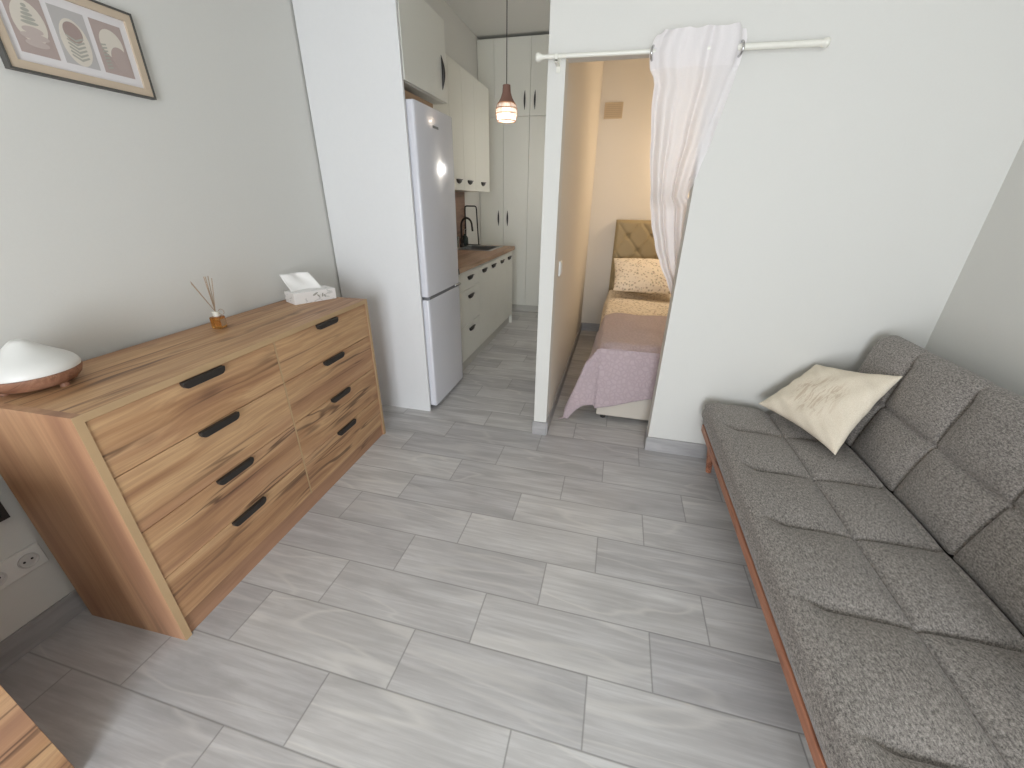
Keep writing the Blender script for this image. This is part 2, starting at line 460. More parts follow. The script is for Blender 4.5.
# neighbouring cabinet, only its far corner in view
K = thing('sideboard', 'oak-look cabinet against the left wall, cut off by the lower left corner', 'cabinet', (-1.215, .226, 0))
MB().box(-.53, -.019, -1.0, -.001, 0, .74).build('body', M['oak'], K, bevel=.001)
MB().box(-.535, .0, -1.005, .0, .741, .765).build('top', M['oak'], K, bevel=.001)
MB().box(-.018, 0, -.498, 0, .0, .740).build('door', M['oak'], K, bevel=.001)
MB().box(-.018, 0, -1.0, -.502, .0, .740).build('door', M['oak'], K, bevel=.001)

# ================================================================ ON THE DRESSER
# humidifier
H = thing('aroma_diffuser', 'white domed aroma diffuser with wooden base on near end of dresser', 'diffuser', (-1.600, .685, DH))
R = .103
m = MB(); m.lathe([(0, .008), (.06, .008), (.085, .014), (.097, .028), (R, .045), (R, .050), (.100, .051), (0, .051)])
m.build('bowl', M['bowl_wood'], H, smooth=True)
prof = [(0, .0515), (.102, .0515)]
for r, z in [(a*.955, .0515+(b-.0565)*.88) for a, b in ((.1078, .060), (.105, .072), (.098, .084), (.085, .097), (.068, .110), (.050, .124), (.034, .139), (.024, .150), (.016, .1565), (.008, .1585), (0, .158))]: prof.append((r, z))
MB().lathe(prof, n=48).build('dome', M['plastic'], H, smooth=True)
for k in range(3):
    a = k*2*PI/3+.3
    MB().lathe([(0, 0), (.011, 0), (.011, .012), (0, .012)], (.07*math.cos(a), .07*math.sin(a), 0), 12).build('foot', M['bowl_wood'], H)

# reed diffuser
Q = thing('reed_diffuser', 'small amber glass reed diffuser with thin sticks in middle of dresser', 'reed diffuser', (-1.617, 1.292, DH), .2)
s = .021
m = MB().box(-s, s, -s, s, 0, .05); m.build('bottle', M['amber'], Q, bevel=.005, seg=3)
MB().lathe([(0, .0505), (.011, .0505), (.011, .066), (.013, .066), (.013, .070), (0, .070)], n=20).build('neck', M['rod'], Q)
for dx, dy, z in ((.0, -.075, .20), (-.012, -.062, .205), (.0, -.005, .215), (-.008, .012, .213), (-.01, .03, .212), (.01, .022, .205)):
    MB().tube([(0, 0, .0705), (dx*.5, dy*.5, (.0705+z)/2), (dx, dy, z)], .0016, 6).build('reed', M['reed'], Q)
MB().tube([(.016+.012*math.cos(a), .012+.008*math.sin(a)*0, .066+.012*math.sin(a)) for a in [k*2*PI/12 for k in range(12)]], .0012, 6, True).build('tag_string', M['reed'], Q)
MB().box(.0215, .0225, -.014, .014, .01, .04).build('label_plate', M['card'], Q)

# tissue box
ta = math.atan2(.219, .109)
B = thing('tissue_box', 'pale printed tissue box with a tissue pulled up on far end of dresser', 'tissue box', (-1.598, 1.715, DH), ta)
MB().box(0, .225, .0, .115, 0, .058).build('carton', M['tbox'], B, bevel=.002)
def tis(u, v):
    x = .015+.165*u*(1-.12*v)-.02*v; z = .0585+v*.085
    y = .055+.025*math.sin(u*PI)*(1-v)+.055*v+.012*math.sin(u*9+v*3)*v
    return (x, y, z+.006*math.sin(u*7)*(1-v)*0)
MB().grid(tis, 24, 12).build('tissue', M['tissue'], B, smooth=True, solid=.001)
# leaf marks printed on the carton's front
m = MB()
for cx, cz, a, l in ((.110, .040, .4, .026), (.128, .030, -.9, .020), (.150, .032, 1.2, .022), (.162, .026, -1.3, .018), (.120, .046, .1, .016)):
    pts = [(cx+l/2*math.cos(t)*math.cos(a)-l*.18*math.sin(t)*math.sin(a), cz+l/2*math.cos(t)*math.sin(a)+l*.18*math.sin(t)*math.cos(a)) for t in [k*2*PI/12 for k in range(12)]]
    m.prism(pts, 'y', -.0006, .0)
m.build('leaf_print', M['leaf'], B)

# ================================================================ WALL ART
A = thing('framed_picture', 'tan framed picture of three pale abstract prints on left wall', 'picture', (WX, 1.010, 1.712))
W_, H_ = .404, .248
m = MB()
for a in ((0, W_, 0, .006), (0, W_, H_-.006, H_), (0, .006, .006, H_-.006), (W_-.006, W_, .006, H_-.006)): m.box(0, .022, *a)
m.build('frame', M['bd_frame'], A)
m = MB(); tb = .028
for a in ((.006, W_-.006, .006, tb), (.006, W_-.006, H_-tb, H_-.006), (.006, tb, tb, H_-tb), (W_-tb, W_-.006, tb, H_-tb)): m.box(0, .019, *a)
m.build('border', M['tan'], A)
MB().box(0, .012, tb, W_-tb, tb, H_-tb).build('mount', M['mat_white'], A)
def disc(m, cy, cz, ry, rz, x, n=28, a0=0, a1=2*PI, th=.0006):
    m.prism([(cy+ry*math.cos(a0+(a1-a0)*k/n), cz+rz*math.sin(a0+(a1-a0)*k/n)) for k in range(n+(0 if a1-a0 > 6 else 1))], 'x', x, x+th)
cw, ch = .092, .144
for i, (y0, cm) in enumerate(((.049, 'card_mauve'), (.156, 'card_grey'), (.263, 'card_mauve'))):
    z0 = .052
    p = MB().box(.012, .0128, y0, y0+cw, z0, z0+ch).build('print', M[cm], A)
    yc = y0+cw/2
    if i == 0:
        m = MB(); disc(m, yc, z0+ch*.55, cw*.42, ch*.36, .0129); m.build('pale_oval', M['card_pale'], p)
        m = MB()
        for q, (w, zz) in enumerate(((.030, .028), (.036, .045), (.026, .060))): disc(m, yc, z0+zz, w*.95, .009, .0136+q*.0001)
        m.build('pebbles', M['rock'], p)
        m = MB()
        for q in range(5): disc(m, yc, z0+.078+q*.010, .020-q*.0035, .0045, .0137)
        m.build('leaf_stack', M['leaf'], p)
    elif i == 1:
        m = MB(); disc(m, yc, z0+ch*.42, cw*.42, ch*.42, .0129); m.build('pale_arch', M['card_pale'], p)
        m = MB(); disc(m, yc, z0+ch*.60, cw*.27, cw*.29, .0136); m.build('brown_disc', M['disc'], p)
        m = MB()
        for q in range(6):
            for sgn in (-1, 1):
                zz = z0+.012+q*.010
                m.prism([(yc, zz), (yc+sgn*.024, zz+.012), (yc+sgn*.022, zz+.016), (yc, zz+.006)], 'x', .0137, .0143)
        m.build('fern', M['leaf'], p)
    else:
        m = MB(); disc(m, yc+.002, z0+ch*.60, cw*.38, ch*.28, .0129); m.build('pale_moon', M['card_pale'], p)
        m = MB(); disc(m, yc+.016, z0+ch*.33, cw*.30, ch*.24, .0136); m.build('mauve_disc', M['card_mauve'], p)
        m = MB()
        for q in range(8):
            zz = z0+.012+q*.009
            m.prism([(y0+.012, zz), (y0+.028, zz+.004), (y0+.028, zz+.008), (y0+.012, zz+.005)], 'x', .0137, .0143)
        m.build('fern', M['leaf'], p)

# ================================================================ LEFT WALL FITTINGS
S = thing('wall_socket', 'white double wall socket low on the left wall beside dresser', 'socket', (WX, .402, .258))
MB().box(0, .009, 0, .158, 0, .084).build('plate', M['plastic'], S, bevel=.003)
for y in (.040, .118):
    w = MB().lathe([(.0, 0), (.020, 0), (.023, .004), (.025, .004), (.025, -.001), (0, -.001)], mat=Matrix.Translation((.0092, y, .042)) @ Matrix.Rotation(PI/2, 4, 'Y')).build('socket_well', M['socket_grey'], S)
    m = MB()
    for dz in (-.0095, .0095): m.lathe([(0, 0), (.0035, 0), (.0035, .001), (0, .001)], n=12, mat=Matrix.Translation((.0092, y+dz, .042)) @ Matrix.Rotation(PI/2, 4, 'Y'))
    m.build('pin_hole', M['dark'], w)
V = thing('wall_box', 'dark grey framed box low on left wall above the socket', 'wall box', (WX, .278, .475))
MB().box(0, .02, 0, .258, 0, .30).build('housing', M['dark'], V, bevel=.003)
m = MB()
for a in ((0, .258, 0, .014), (0, .258, .286, .30), (0, .014, .014, .286), (.244, .258, .014, .286)): m.box(.0205, .026, *a)
m.build('rim', M['black'], V)

# ================================================================ KITCHEN
tag(MB().box(-1.75, -1.174, 2.292, 2.310, 0, 2.46).build('side_panel', M['panel'], bevel=.001), 'tall white furniture panel standing between the dresser and the fridge', 'panel')
# filler keeps the panel meeting the wall
F = thing('refrigerator', 'tall white two-door fridge freezer behind the tall white panel', 'refrigerator', (-1.19, 2.325, 0))
fw = .545
MB().box(-.55, 0, 0, fw, .03, 1.862).build('body', M['white_gloss'], F, bevel=.004)
def fdoor(z0, z1):
    poly = [(.004, 0), (.045, 0), (.052, .006), (.056, .03), (.0575, fw/2), (.056, fw-.03), (.052, fw-.006), (.045, fw), (.004, fw)]
    return MB().prism(poly, 'z', z0, z1)
d1 = fdoor(.815, 1.866).build('door', M['white_gloss'], F, bevel=.003)
d2 = fdoor(.035, .795).build('door', M['white_gloss'], F, bevel=.003)
MB().box(.01, .0545, .02, fw-.002, .796, .814).build('grip_gap', M['grey_gap'], F)
MB().box(.030, .064, fw-.10, fw+.004, .802, .816).build('grip', M['chrome'], d1, bevel=.004)
MB().box(.0575, .0585, .22, .30, 1.765, 1.778).build('badge', M['grey_gap'], d1)
for x, y in ((-.5, .05), (-.03, .05), (-.5, .5), (-.03, .5)): MB().lathe([(0, 0), (.018, 0), (.018, .03), (0, .03)], (x, y, 0), 12).build('foot', M['dark'], F)
tag(MB().box(-1.70, -1.20, 2.36, 2.72, 1.863, 1.915).build('cardboard_box', M['card'], bevel=.002), 'flat brown cardboard box lying on top of the fridge', 'box')

def bow_handle(x, y, z, L=.15, out=.012, rad=.0105, w=.018):
    """vertical black bow handle, flattened crescent"""
    m = MB(); n = 14; pts = []; rr = []
    for i in range(n+1):
        t = i/n; pts.append((x+out*math.sin(PI*t), y, z-L/2+L*t)); rr.append(rad*(.15+.85*math.sin(PI*t)))
    m.tube(pts, rr, 8); return m
def cup_handle(x, y, z, w=.128, h=.032, d=.018):
    """black half-moon shell pull: straight upper edge, rounded below, hollow bulge"""
    m = MB(); nu, nv = 15, 6
    def f(u, v):
        a = PI*u; k = 1-v*.999
        return (x+d*math.sqrt(max(0, 1-k*k))+.0005, y-w/2*math.cos(a)*k, z+h*.5-h*math.sin(a)*k)
    m.grid(f, nu, nv)
    m.prism([(y-w/2, z+h*.5), (y+w/2, z+h*.5), (y+w/2*.96, z+h*.5+.004), (y-w/2*.96, z+h*.5+.004)], 'x', x, x+d*.9)
    return m
# over-fridge cabinet
O = thing('wall_cabinet', 'white cupboard mounted high above the fridge', 'cabinet', (-1.19, 2.315, 1.945))
MB().box(-.55, 0, 0, .575, 0, .420).build('body', M['white_lac'], O, bevel=.001)
d = MB().box(.001, .019, .002, .573, .002, .418).build('door', M['white_lac'], O, bevel=.0015)
bow_handle(.019, .50, .145, L=.175).build('handle', M['black'], d, smooth=True)

# upper cabinets
UX, U0, U1 = -1.45, 1.463, 2.40
edges = [2.90, 3.30, 3.60, 3.90, 4.22, 4.685]
hy = [3.12, 3.40, 3.756, 4.045, 4.448]
lab = ['white wall cupboard hidden behind the fridge end', 'first white wall cupboard beside the fridge, mostly hidden behind it', 'white wall cupboard with the nearest visible cup handle, just past the fridge', 'middle one of the visible white wall cupboards above the worktop', 'last white wall cupboard above the sink, furthest from the fridge']
for i in range(1, 5):
    a, b = edges[i]+.0, edges[i+1]
    if i == 1: a = 2.90
    c = thing('wall_cabinet', lab[i], 'cabinet', (UX, a, U0), group='wall cupboards over the worktop')
    w = b-a
    MB().box(WX-UX+.001, -.018, .0, w-.001, 0, U1-U0).build('body', M['white_lac'], c)
    d = MB().box(-.017, .0, .001, w-.002, .0, U1-U0).build('door', M['white_lac'], c, bevel=.0015)
    cup_handle(0, hy[i]-a, .068).build('handle', M['black'], d, smooth=True, solid=.002)

# base units
BX = -1.185
c = thing('drawer_unit', 'white kitchen base unit with three drawers beside the fridge', 'cabinet', (BX, 2.925, 0))
w = 3.470-2.925
MB().box(-.565, -.018, 0, w-.001, .10, .862).build('body', M['white_lac'], c)
for z0, z1, hz in ((.703, .860, .785), (.408, .700, .628), (.105, .405, .340)):
    d = MB().box(-.017, 0, .001, w-.002, z0, z1).build('drawer', M['white_lac'], c, bevel=.0015)
    cup_handle(0, .315, hz).build('handle', M['black'], d, smooth=True, solid=.002)
MB().box(-.045, -.03, 0, w-.001, 0, .10).build('kickboard', M['kick'], c)
hys = ((.16, .455), (.165, .465))
for i, (a, b) in enumerate(((3.470, 4.078), (4.078, 4.672))):
    c = thing('base_cabinet', ['white two-door kitchen base cabinet next to the drawers', 'white two-door kitchen base cabinet under the sink at the far end'][i], 'cabinet', (BX, a, 0), group='white kitchen base cabinets')
    w = b-a; z1 = .862 if i == 0 else .72
    MB().box(-.565, -.018, 0, w-.001, .10, z1).build('body', M['white_lac'], c)
    for k in range(2):
        d = MB().box(-.017, 0, k*w/2+.001, (k+1)*w/2-.002, .105, .860).build('door', M['white_lac'], c, bevel=.0015)
        cup_handle(0, hys[i][k], .785).build('handle', M['black'], d, smooth=True, solid=.002)
    MB().box(-.045, -.03, 0, w-.001, 0, .10).build('kickboard', M['kick'], c)
tag(MB().box(-1.75, -1.183, 4.673, 4.691, 0, .864).build('end_panel', M['white_lac'], bevel=.001), 'white end panel closing the kitchen base cabinets by the tall cupboard', 'panel')
# worktop with sink cut-out
wt = thing('worktop', 'wood-look kitchen worktop with a dark end cap by the fridge', 'worktop', (0, 0, 0))
X0, X1, Y0, Y1 = -1.755, -1.158, 2.925, 4.70
sx0, sx1, sy0, sy1 = -1.66, -1.285, 4.13, 4.60
m = MB()
m.box(X0, X1, Y0, sy0, .866, .903); m.box(X0, X1, sy1, Y1, .866, .903); m.box(X0, sx0, sy0, sy1, .866, .903); m.box(sx1, X1, sy0, sy1, .866, .903)
m.build('slab', M['counter'], wt)
MB().box(X1-.06, X1+.003, Y0-.004, Y0-.0005, .862, .905).build('end_cap', M['black'], wt)
sk = thing('sink', 'stainless steel inset sink at the far end of the worktop', 'sink', (0, 0, 0))
m = MB()
x0, x1, y0, y1 = sx0+.004, sx1-.004, sy0+.004, sy1-.004
t_ = .02
m.box(sx0-.012, sx1+.012, sy0-.012, y0+t_, .9035, .907); m.box(sx0-.012, sx1+.012, y1-t_, sy1+.012, .9035, .907)
m.box(sx0-.012, x0+t_, y0+t_, y1-t_, .9035, .907); m.box(x1-t_, sx1+.012, y0+t_, y1-t_, .9035, .907)
m.build('rim', M['steel'], sk)
m = MB()
a, b, c_, d_ = x0+.0, x1, y0, y1
for q in ((a, a+.003, c_, d_), (b-.003, b, c_, d_), (a+.003, b-.003, c_, c_+.003), (a+.003, b-.003, d_-.003, d_)): m.box(q[0], q[1], q[2], q[3], .745, .903)
m.box(a, b, c_, d_, .74, .745)
m.build('basin', M['steel'], sk)
# faucet
f = thing('kitchen_tap', 'tall dark gooseneck tap standing behind the sink', 'tap', (-1.70, 4.42, .904))
pts = [(0, 0, .03), (0, 0, .22)]+[(.062-.062*math.cos(t), .0+.0*t, .22+.080*math.sin(t)) for t in [k*PI/10 for k in range(1, 10)]]+[(.126, 0, .20), (.130, 0, .165)]
MB().tube(pts, .011, 10).build('spout', M['black'], f, smooth=True)
MB().lathe([(0, 0), (.026, 0), (.026, .008), (.018, .035), (0, .035)]).build('base', M['black'], f, smooth=True)
MB().tube([(0, -.012, .06), (.01, -.05, .09)], .006, 8).build('lever', M['black'], f)
# arch rack
r_ = thing('arch_rack', 'thin black metal arch frame standing at the back corner of worktop', 'rack', (-1.665, 4.662, .904))
pts = [(-.075, 0, 0), (-.075, 0, .38)]+[(-.055-.02*math.cos(t), 0, .395+.02*math.sin(t)) for t in (.5, 1., 1.5)]+[(.04+.02*math.sin(t), 0, .395+.02*math.cos(t)) for t in (.1, .6, 1.1)]+[(.062, 0, .38), (.08, 0, 0)]
MB().tube(pts, .0075, 8).build('arch', M['black'], r_, smooth=True)
MB().box(-.09, .094, -.02, .02, 0, .006).build('base', M['black'], r_)
# jars
g = thing('dish_soap_bottle', 'dark glass bottle with pump standing behind the sink', 'bottle', (-1.66, 4.40-.02, .9075))
g.location = (-1.705, 4.53, .904)
MB().lathe([(0, 0), (.036, 0), (.038, .01), (.038, .085), (.03, .10), (.014, .115), (.014, .13), (0, .13)], n=24).build('body', M['darkglass'], g, smooth=True)
MB().tube([(0, 0, .13), (0, 0, .175), (.03, 0, .178)], .005, 8).build('pump', M['steel'], g)
g = thing('drinking_glass', 'clear tumbler on the worktop beside the tap', 'glass', (-1.70, 4.24, .904))
MB().lathe([(0, 0), (.034, 0), (.038, .12), (.036, .12), (.031, .006), (0, .006)], n=24).build('tumbler', M['clear'], g, smooth=True)
tag(MB().box(WX+.001, WX+.010, 2.92, 4.69, .904, 1.462).build('backsplash', M['splash']), 'brown wood-look splashback panel behind the worktop', 'splashback')

# tall cupboards at the back
TY = 5.25
t3 = thing('tall_cupboard', 'floor to ceiling white cupboards with bow handles at the kitchen end', 'cupboard', (0, TY, 0))
MB().box(WX+.002, PL-.013, .018, .58, .085, 2.972).build('body', M['white_lac'], t3)
for i, (a, b) in enumerate(((-1.755, -1.449), (-1.449, -1.141), (-1.141, -.835), (-.835, -.425))):
    d = MB().box(a+.0015, b-.0015, 0, .017, .09, 2.249).build('door', M['white_lac'], t3, bevel=.0015)
    hx = b-.062 if i % 2 == 0 else a+.055
    q = bow_handle(0, 0, 1.175, L=.18).build('handle', M['black'], d, smooth=True)
    q.rotation_euler = (0, 0, -PI/2); q.location = (hx, 0, 0)
for i, (a, b) in enumerate(((-1.755, -1.56), (-1.56, -1.141), (-1.141, -.79), (-.79, -.425))):
    d = MB().box(a+.0015, b-.0015, 0, .017, 2.255, 2.970).build('upper_door', M['white_lac'], t3, bevel=.0015)
    if i in (1, 2):
        hx = b-.062 if i == 1 else a+.055
        q = bow_handle(0, 0, 2.405, L=.18).build('handle', M['black'], d, smooth=True)
        q.rotation_euler = (0, 0, -PI/2); q.location = (hx, 0, 0)
MB().box(WX+.002, PL-.013, .03, .045, 0, .084).build('kickboard', M['kick'], t3)

# pendant lamp
p = thing('pendant_lamp', 'brown slatted pendant lamp with a lit round bulb in the kitchen', 'lamp', (-.835, 3.1, 0))
ztop = 2.075
MB().tube([(0, 0, ztop), (0, 0, CZ-.03)], .003, 6).build('cord', M['black'], p)
MB().lathe([(0, CZ-.03), (.05, CZ-.03), (.05, CZ-.001), (0, CZ-.001)], n=24).build('ceiling_rose', M['black'], p)
def sh(z):   # radius of the shade at height above its bottom
    P_ = [(0, .060), (.025, .070), (.055, .0735), (.085, .068), (.11, .054), (.135, .038), (.165, .028), (.205, .025)]
    for (a, ra), (b, rb) in zip(P_, P_[1:]):
        if z <= b: return ra+(rb-ra)*(z-a)/(b-a)
    return P_[-1][1]
zb = ztop-.205
n = 10
MB().lathe([(sh(.105+.1*i/n), zb+.105+.1*i/n) for i in range(n+1)]+[(.0, zb+.206), (0, zb+.200)]+[(sh(.105+.1*(n-i)/n)-.003, zb+.104+.1*(n-i)/n) for i in range(n+1)], n=32).build('shade_top', M['shade_wood'], p, smooth=True)
for hz in (0.003, .045, .075, .104):
    r = sh(hz)
    MB().tube([(r*math.cos(2*PI*i/32), r*math.sin(2*PI*i/32), zb+hz) for i in range(32)], .0028, 6, True).build('shade_ring', M['shade_slat'], p)
for k in range(14):
    a = 2*PI*k/14
    MB().tube([((sh(z)+.001)*math.cos(a), (sh(z)+.001)*math.sin(a), zb+z) for z in [.003+.1*i/7 for i in range(8)]], .0013, 5).build('shade_slat', M['shade_slat'], p)
bz = zb+.062
MB().lathe([(sh(.004+.1*i/8)-.004, zb+.004+.1*i/8) for i in range(9)]+[(sh(.104-.1*i/8)-.005, zb+.104-.1*i/8) for i in range(9)], n=32).build('liner', M['liner'], p, smooth=True)
MB().lathe([(0, -.032)]+[(.032*math.sin(t), -.032*math.cos(t)) for t in [k*PI/10 for k in range(1, 9)]]+[(.013, .034), (.013, .055), (0, .055)], (0, 0, bz), 24).build('bulb', M['bulb'], p, smooth=True)
MB().lathe([(0, .056), (.016, .056), (.016, .125), (0, .125)], (0, 0, bz), 20).build('bulb_holder', M['dark'], p)

# ================================================================ SLEEPING ALCOVE
bed = thing('bed', 'single bed with khaki tufted headboard seen through the alcove opening', 'bed', (-.02, 2.5, 0))
MB().box(0, .90, 0, 2.0, .035, .235).build('base', M['base_fabric'], bed, bevel=.012, seg=3)
MB().box(0.005, .895, .01, 1.99, .237, .485).build('mattress', M['plastic'], bed, bevel=.03, seg=4)
for x in (.05, .85):
    for y in (.05, 1.9): MB().lathe([(0, 0), (.018, 0), (.02, .036), (0, .036)], (x, y, 0), 14).build('leg', M['dark'], bed)
# tufted headboard
hx0, hx1, hz0, hz1 = -.028, .945, .05, 1.215
btn = []
for r in range(8):
    z = 1.065-r*.142
    for c in range(8):
        x = .10+(c*.238 if r % 2 == 0 else c*.238+.119)
        if x < .93: btn.append((x, z))
    if r % 2: btn.append((.10-.119, z))
def hb(u, v):
    x = hx0+(hx1-hx0)*u; z = hz0+(hz1-hz0)*v
    du = min((x-hx0), (hx1-x), (hz1-z)); e = min(1, max(0, du)/.035); pr = .05*math.sqrt(1-(1-e)**2)
    # diamond creases
    a = (x-.10)/.119; b = (z-1.065)/.142
    p1 = abs(((a+b)/2+.5) % 1-.5)*2; p2 = abs(((a-b)/2+.5) % 1-.5)*2
    cr = min(min(p1, p2)/.28, 1); pr -= .010*(1-cr)**2*e
    dm = min(math.hypot(x-bx, z-bz_) for bx, bz_ in btn); pr -= .022*math.exp(-(dm/.022)**2)*e
    return (x, 2.045-pr, z)
m = MB(); m.grid(hb, 100, 110)
m.build('headboard', M['head_fabric'], bed, smooth=True)
MB().box(hx0, hx1, 2.045, 2.085, hz0, hz1).build('headboard_back', M['head_fabric'], bed, bevel=.01)
for x, z in btn:
    if hx0+.03 < x < hx1-.03 and z > .5: MB().lathe([(0, .004), (.006, .003), (.009, 0), (0, -.001)], n=10, mat=Matrix.Translation((x, 2.022, z)) @ Matrix.Rotation(PI/2, 4, 'X')).build('button', M['head_fabric'], bed, smooth=True)

# duvet: floral sheet over upper half of the mattress
def duvet(u, v):
    # u across, v from foot to head
    y = 3.315+(4.36-3.315)*v
    s_ = -.02-.26+1.10*u
    x = s_; z = .515
    if s_ < -.03: x = -.03-.03*math.sin(min(1, (-.03-s_)/.1)*PI/2)-.02*math.sin(v*11)*min(1, (-.03-s_)/.2); z = .515-(-.03-s_)*.95
    z += (.012*math.sin(y*9+u*3)*math.sin(u*7)+.006*math.sin(y*23+u*11))*min(1, max(0, (y-3.3)/.15))
    return (x, y, z+.004)
tag(MB().grid(duvet, 60, 60).build('duvet', M['floral'], smooth=True, solid=.012), 'cream floral duvet showing between the pillow and the mauve bedspread', 'duvet')

# bedspread: cloth over foot half, hanging at left and foot, flaring at the corner
EX, EY, ZT = -.035, 2.482, .548
def spread(u, v):
    s_ = (u*1.33)-.40            # across, negative hangs on the left
    q = (v*1.22)-.375            # along, negative hangs at the foot
    a = max(0, -s_); b = max(0, -q)
    x = EX+max(0, s_); y = EY+max(0, q)
    wr = .006*math.sin(s_*19+q*7)+.005*math.sin(q*23)
    if a == 0 and b == 0:
        y2 = y-(.05*math.exp(-(s_/.12)**2))*0
        return (x, y2, ZT+wr*.7-.02*math.exp(-((s_)/.05)**2)-.02*math.exp(-((q)/.05)**2))
    r = math.hypot(a, b)
    L_ = max(a, b)
    z = ZT-.015-r
    foot = max(0, 1-max(0, q)/.9)
    ox = 0; oy = 0
    if a > 0:
        ox = (.035+.27*a*foot**1.3)*min(1, a/.08)+.018*math.sin(q*13+1)*min(1, a/.2)*min(1, q/.1 if q > 0 else 0)
    if b > 0: oy = .018*min(1, b/.06)+.012*math.sin(s_*12+1)*(b/.4)*min(1, s_/.1 if s_ > 0 else 0)
    if a > 0 and b > 0:
        th = math.atan2(b, a)
        k = math.sin(2*th)
        ox += .10*r*math.cos(th)*1.0+.02*k; oy += .05*r*math.sin(th)+.02*k
        z = ZT-.015-r*(1.06)
    z += 0
    if z < .014:
        ex = .014-z; z = .014+.01*abs(math.sin(a*30+b*20)); ox += ex*.5; oy += ex*.25
    if b > 0 and a == 0:   # hem lifts a little to the right
        z = ZT-.015-b*(1.15-.30*min(1, s_/.35))
    return (x-ox, y-oy, z)
tag(MB().grid(spread, 110, 100).build('bedspread', M['spread'], smooth=True, solid=.006), 'mauve quilted bedspread draped over the foot of the bed', 'bedspread')

def pillow_mesh(corners, thick, nrm=None, n=34, ear=.06, bend=None):
    """corners a,b,c,d around; soft square pillow with pointed corners"""
    a, b, c, d = [Vector(q) for q in corners]
    N = nrm or ((b-a).cross(d-a)+(d-c).cross(b-c)).normalized()
    def pt(u, v, sgn):
        U, V_ = u, v
        # pinch the edges inward between the corners
        cu = 1-ear*(1-(2*v-1)**2)*1.0; cv = 1-ear*(1-(2*u-1)**2)
        U = .5+(u-.5)*cu; V_ = .5+(v-.5)*cv
        p = (a*(1-U)+b*U)*(1-V_)+(d*(1-U)+c*U)*V_
        eu = 1-(2*u-1)**2; ev = 1-(2*v-1)**2
        t = thick*(max(0, eu)*max(0, ev))**.42
        w = (.005*math.sin(u*15+v*6)*math.sin(v*11-u*3)+.0035*math.sin(u*31-v*23)*(abs(2*u-1)+abs(2*v-1))*.6)*min(1, t/thick*2)
        q = p+N*(sgn*t+w)
        if bend: q = bend(q, u, v)
        return q
    m = MB()
    ss = [.5-.5*math.cos(PI*i/(n-1)) for i in range(n)]
    m.grid(lambda u, v: pt(u, v, 1), n, n, ss, ss, uv=True)
    m.grid(lambda u, v: pt(u, v, -1), n, n, ss, ss, uv=True)
    return m
pl = pillow_mesh([(.00, 4.02, .60), (.62, 4.02, .60), (.60, 4.38, .86), (-.03, 4.38, .855)], .075, ear=.04)
tag(pl.build('pillow', M['floral'], smooth=True, weld=True), 'cream floral pillow leaning on the tufted headboard', 'pillow')

# light switch and vent
sw = thing('light_switch', 'white light switch on the divider wall inside the alcove', 'switch', (PR, 2.36, .985))
MB().box(0, .010, 0, .082, 0, .084).build('plate', M['plastic'], sw, bevel=.003)
MB().box(.0102, .014, .012, .070, .012, .072).build('rocker', M['plastic'], sw, bevel=.002)
vt = thing('wall_vent', 'square beige vent cover high on the alcove back wall', 'vent', (-.275, BB, 2.10))
MB().box(0, .17, -.012, 0, 0, .13).build('frame', m_plain('beige_plastic', srgb(196, 178, 150), .6), vt, bevel=.002)
m = MB()
for k in range(7): m.box(.012, .158, -.0145, -.0122, .014+k*.0155, .022+k*.0155)
m.build('louvres', m_plain('beige_plastic_dark', srgb(184, 166, 140), .6), vt)

# ================================================================ CURTAIN AND ROD
rd = thing('curtain_rod', 'ivory telescopic curtain rod mounted across the alcove opening', 'curtain rod', (0, 0, 0))
ry = 2.142
P0, P1 = Vector((-.414, ry, 1.955)), Vector((.655, ry, 1.941))
Pm = P0.lerp(P1, .62)
MB().tube([P0, Pm], .0085, 14).build('thin_tube', M['rod'], rd, smooth=True)
MB().tube([P0.lerp(P1, .60), P1], .0115, 14).build('thick_tube', M['rod'], rd, smooth=True)
for q, s_ in ((P0, -1), (P1, 1)):
    mt = Matrix.Translation(q) @ Matrix.Rotation(s_*PI/2, 4, 'Y')
    MB().lathe([(0, -.002), (.010, -.002), (.011, .006), (.015, .012), (.0165, .018), (.0165, .026), (.013, .030), (0, .030)], n=20, mat=mt).build('finial', M['rod'], rd, smooth=True)
for x in (-.352,):
    q = P0.lerp(P1, (x+.432)/1.11)
    m = MB(); m.box(x-.006, x+.006, ry-.003, PY-.0005, q.z-.024, q.z-.014)
    m.box(x-.009, x+.009, PY-.005, PY-.0005, q.z-.045, q.z+.005)
    m.box(x-.006, x+.006, ry-.016, ry-.012, q.z-.02, q.z+.006); m.box(x-.006, x+.006, ry-.016, ry, q.z-.024, q.z-.014)
    m.build('bracket', M['rod'], rd)

def lerpk(keys, z):
    if z >= keys[0][0]: return keys[0][1]
    for (a, va), (b, vb) in zip(keys, keys[1:]):
        if z >= b:
            t = (a-z)/(a-b); t = t*t*(3-2*t)*.5+t*.5
            return va+(vb-va)*t
    return keys[-1][1]
YK = [(2.0, 2.122), (1.90, 2.124), (1.75, 2.165), (1.60, 2.195), (1.46, 2.25), (1.40, 2.30), (1.35, 2.338), (1.2, 2.35), (1.05, 2.355), (.6, 2.36), (.2, 2.36)]
LK = [(2.02, .066), (1.985, .040), (1.945, .030), (1.90, .038), (1.84, .066), (1.78, .066), (1.60, .088), (1.40, .124), (1.29, .148), (1.17, .186), (1.08, .226), (.98, .280), (.90, .318), (.6, .345), (.2, .33)]
RK = [(2.02, .385), (1.97, .400), (1.90, .392), (1.85, .381), (1.63, .346), (1.52, .318), (1.46, .304), (1.41, .304), (1.36, .348), (1.12, .36), (.98, .385), (.6, .43), (.2, .44)]
ZT_, ZB_ = 2.012, .25
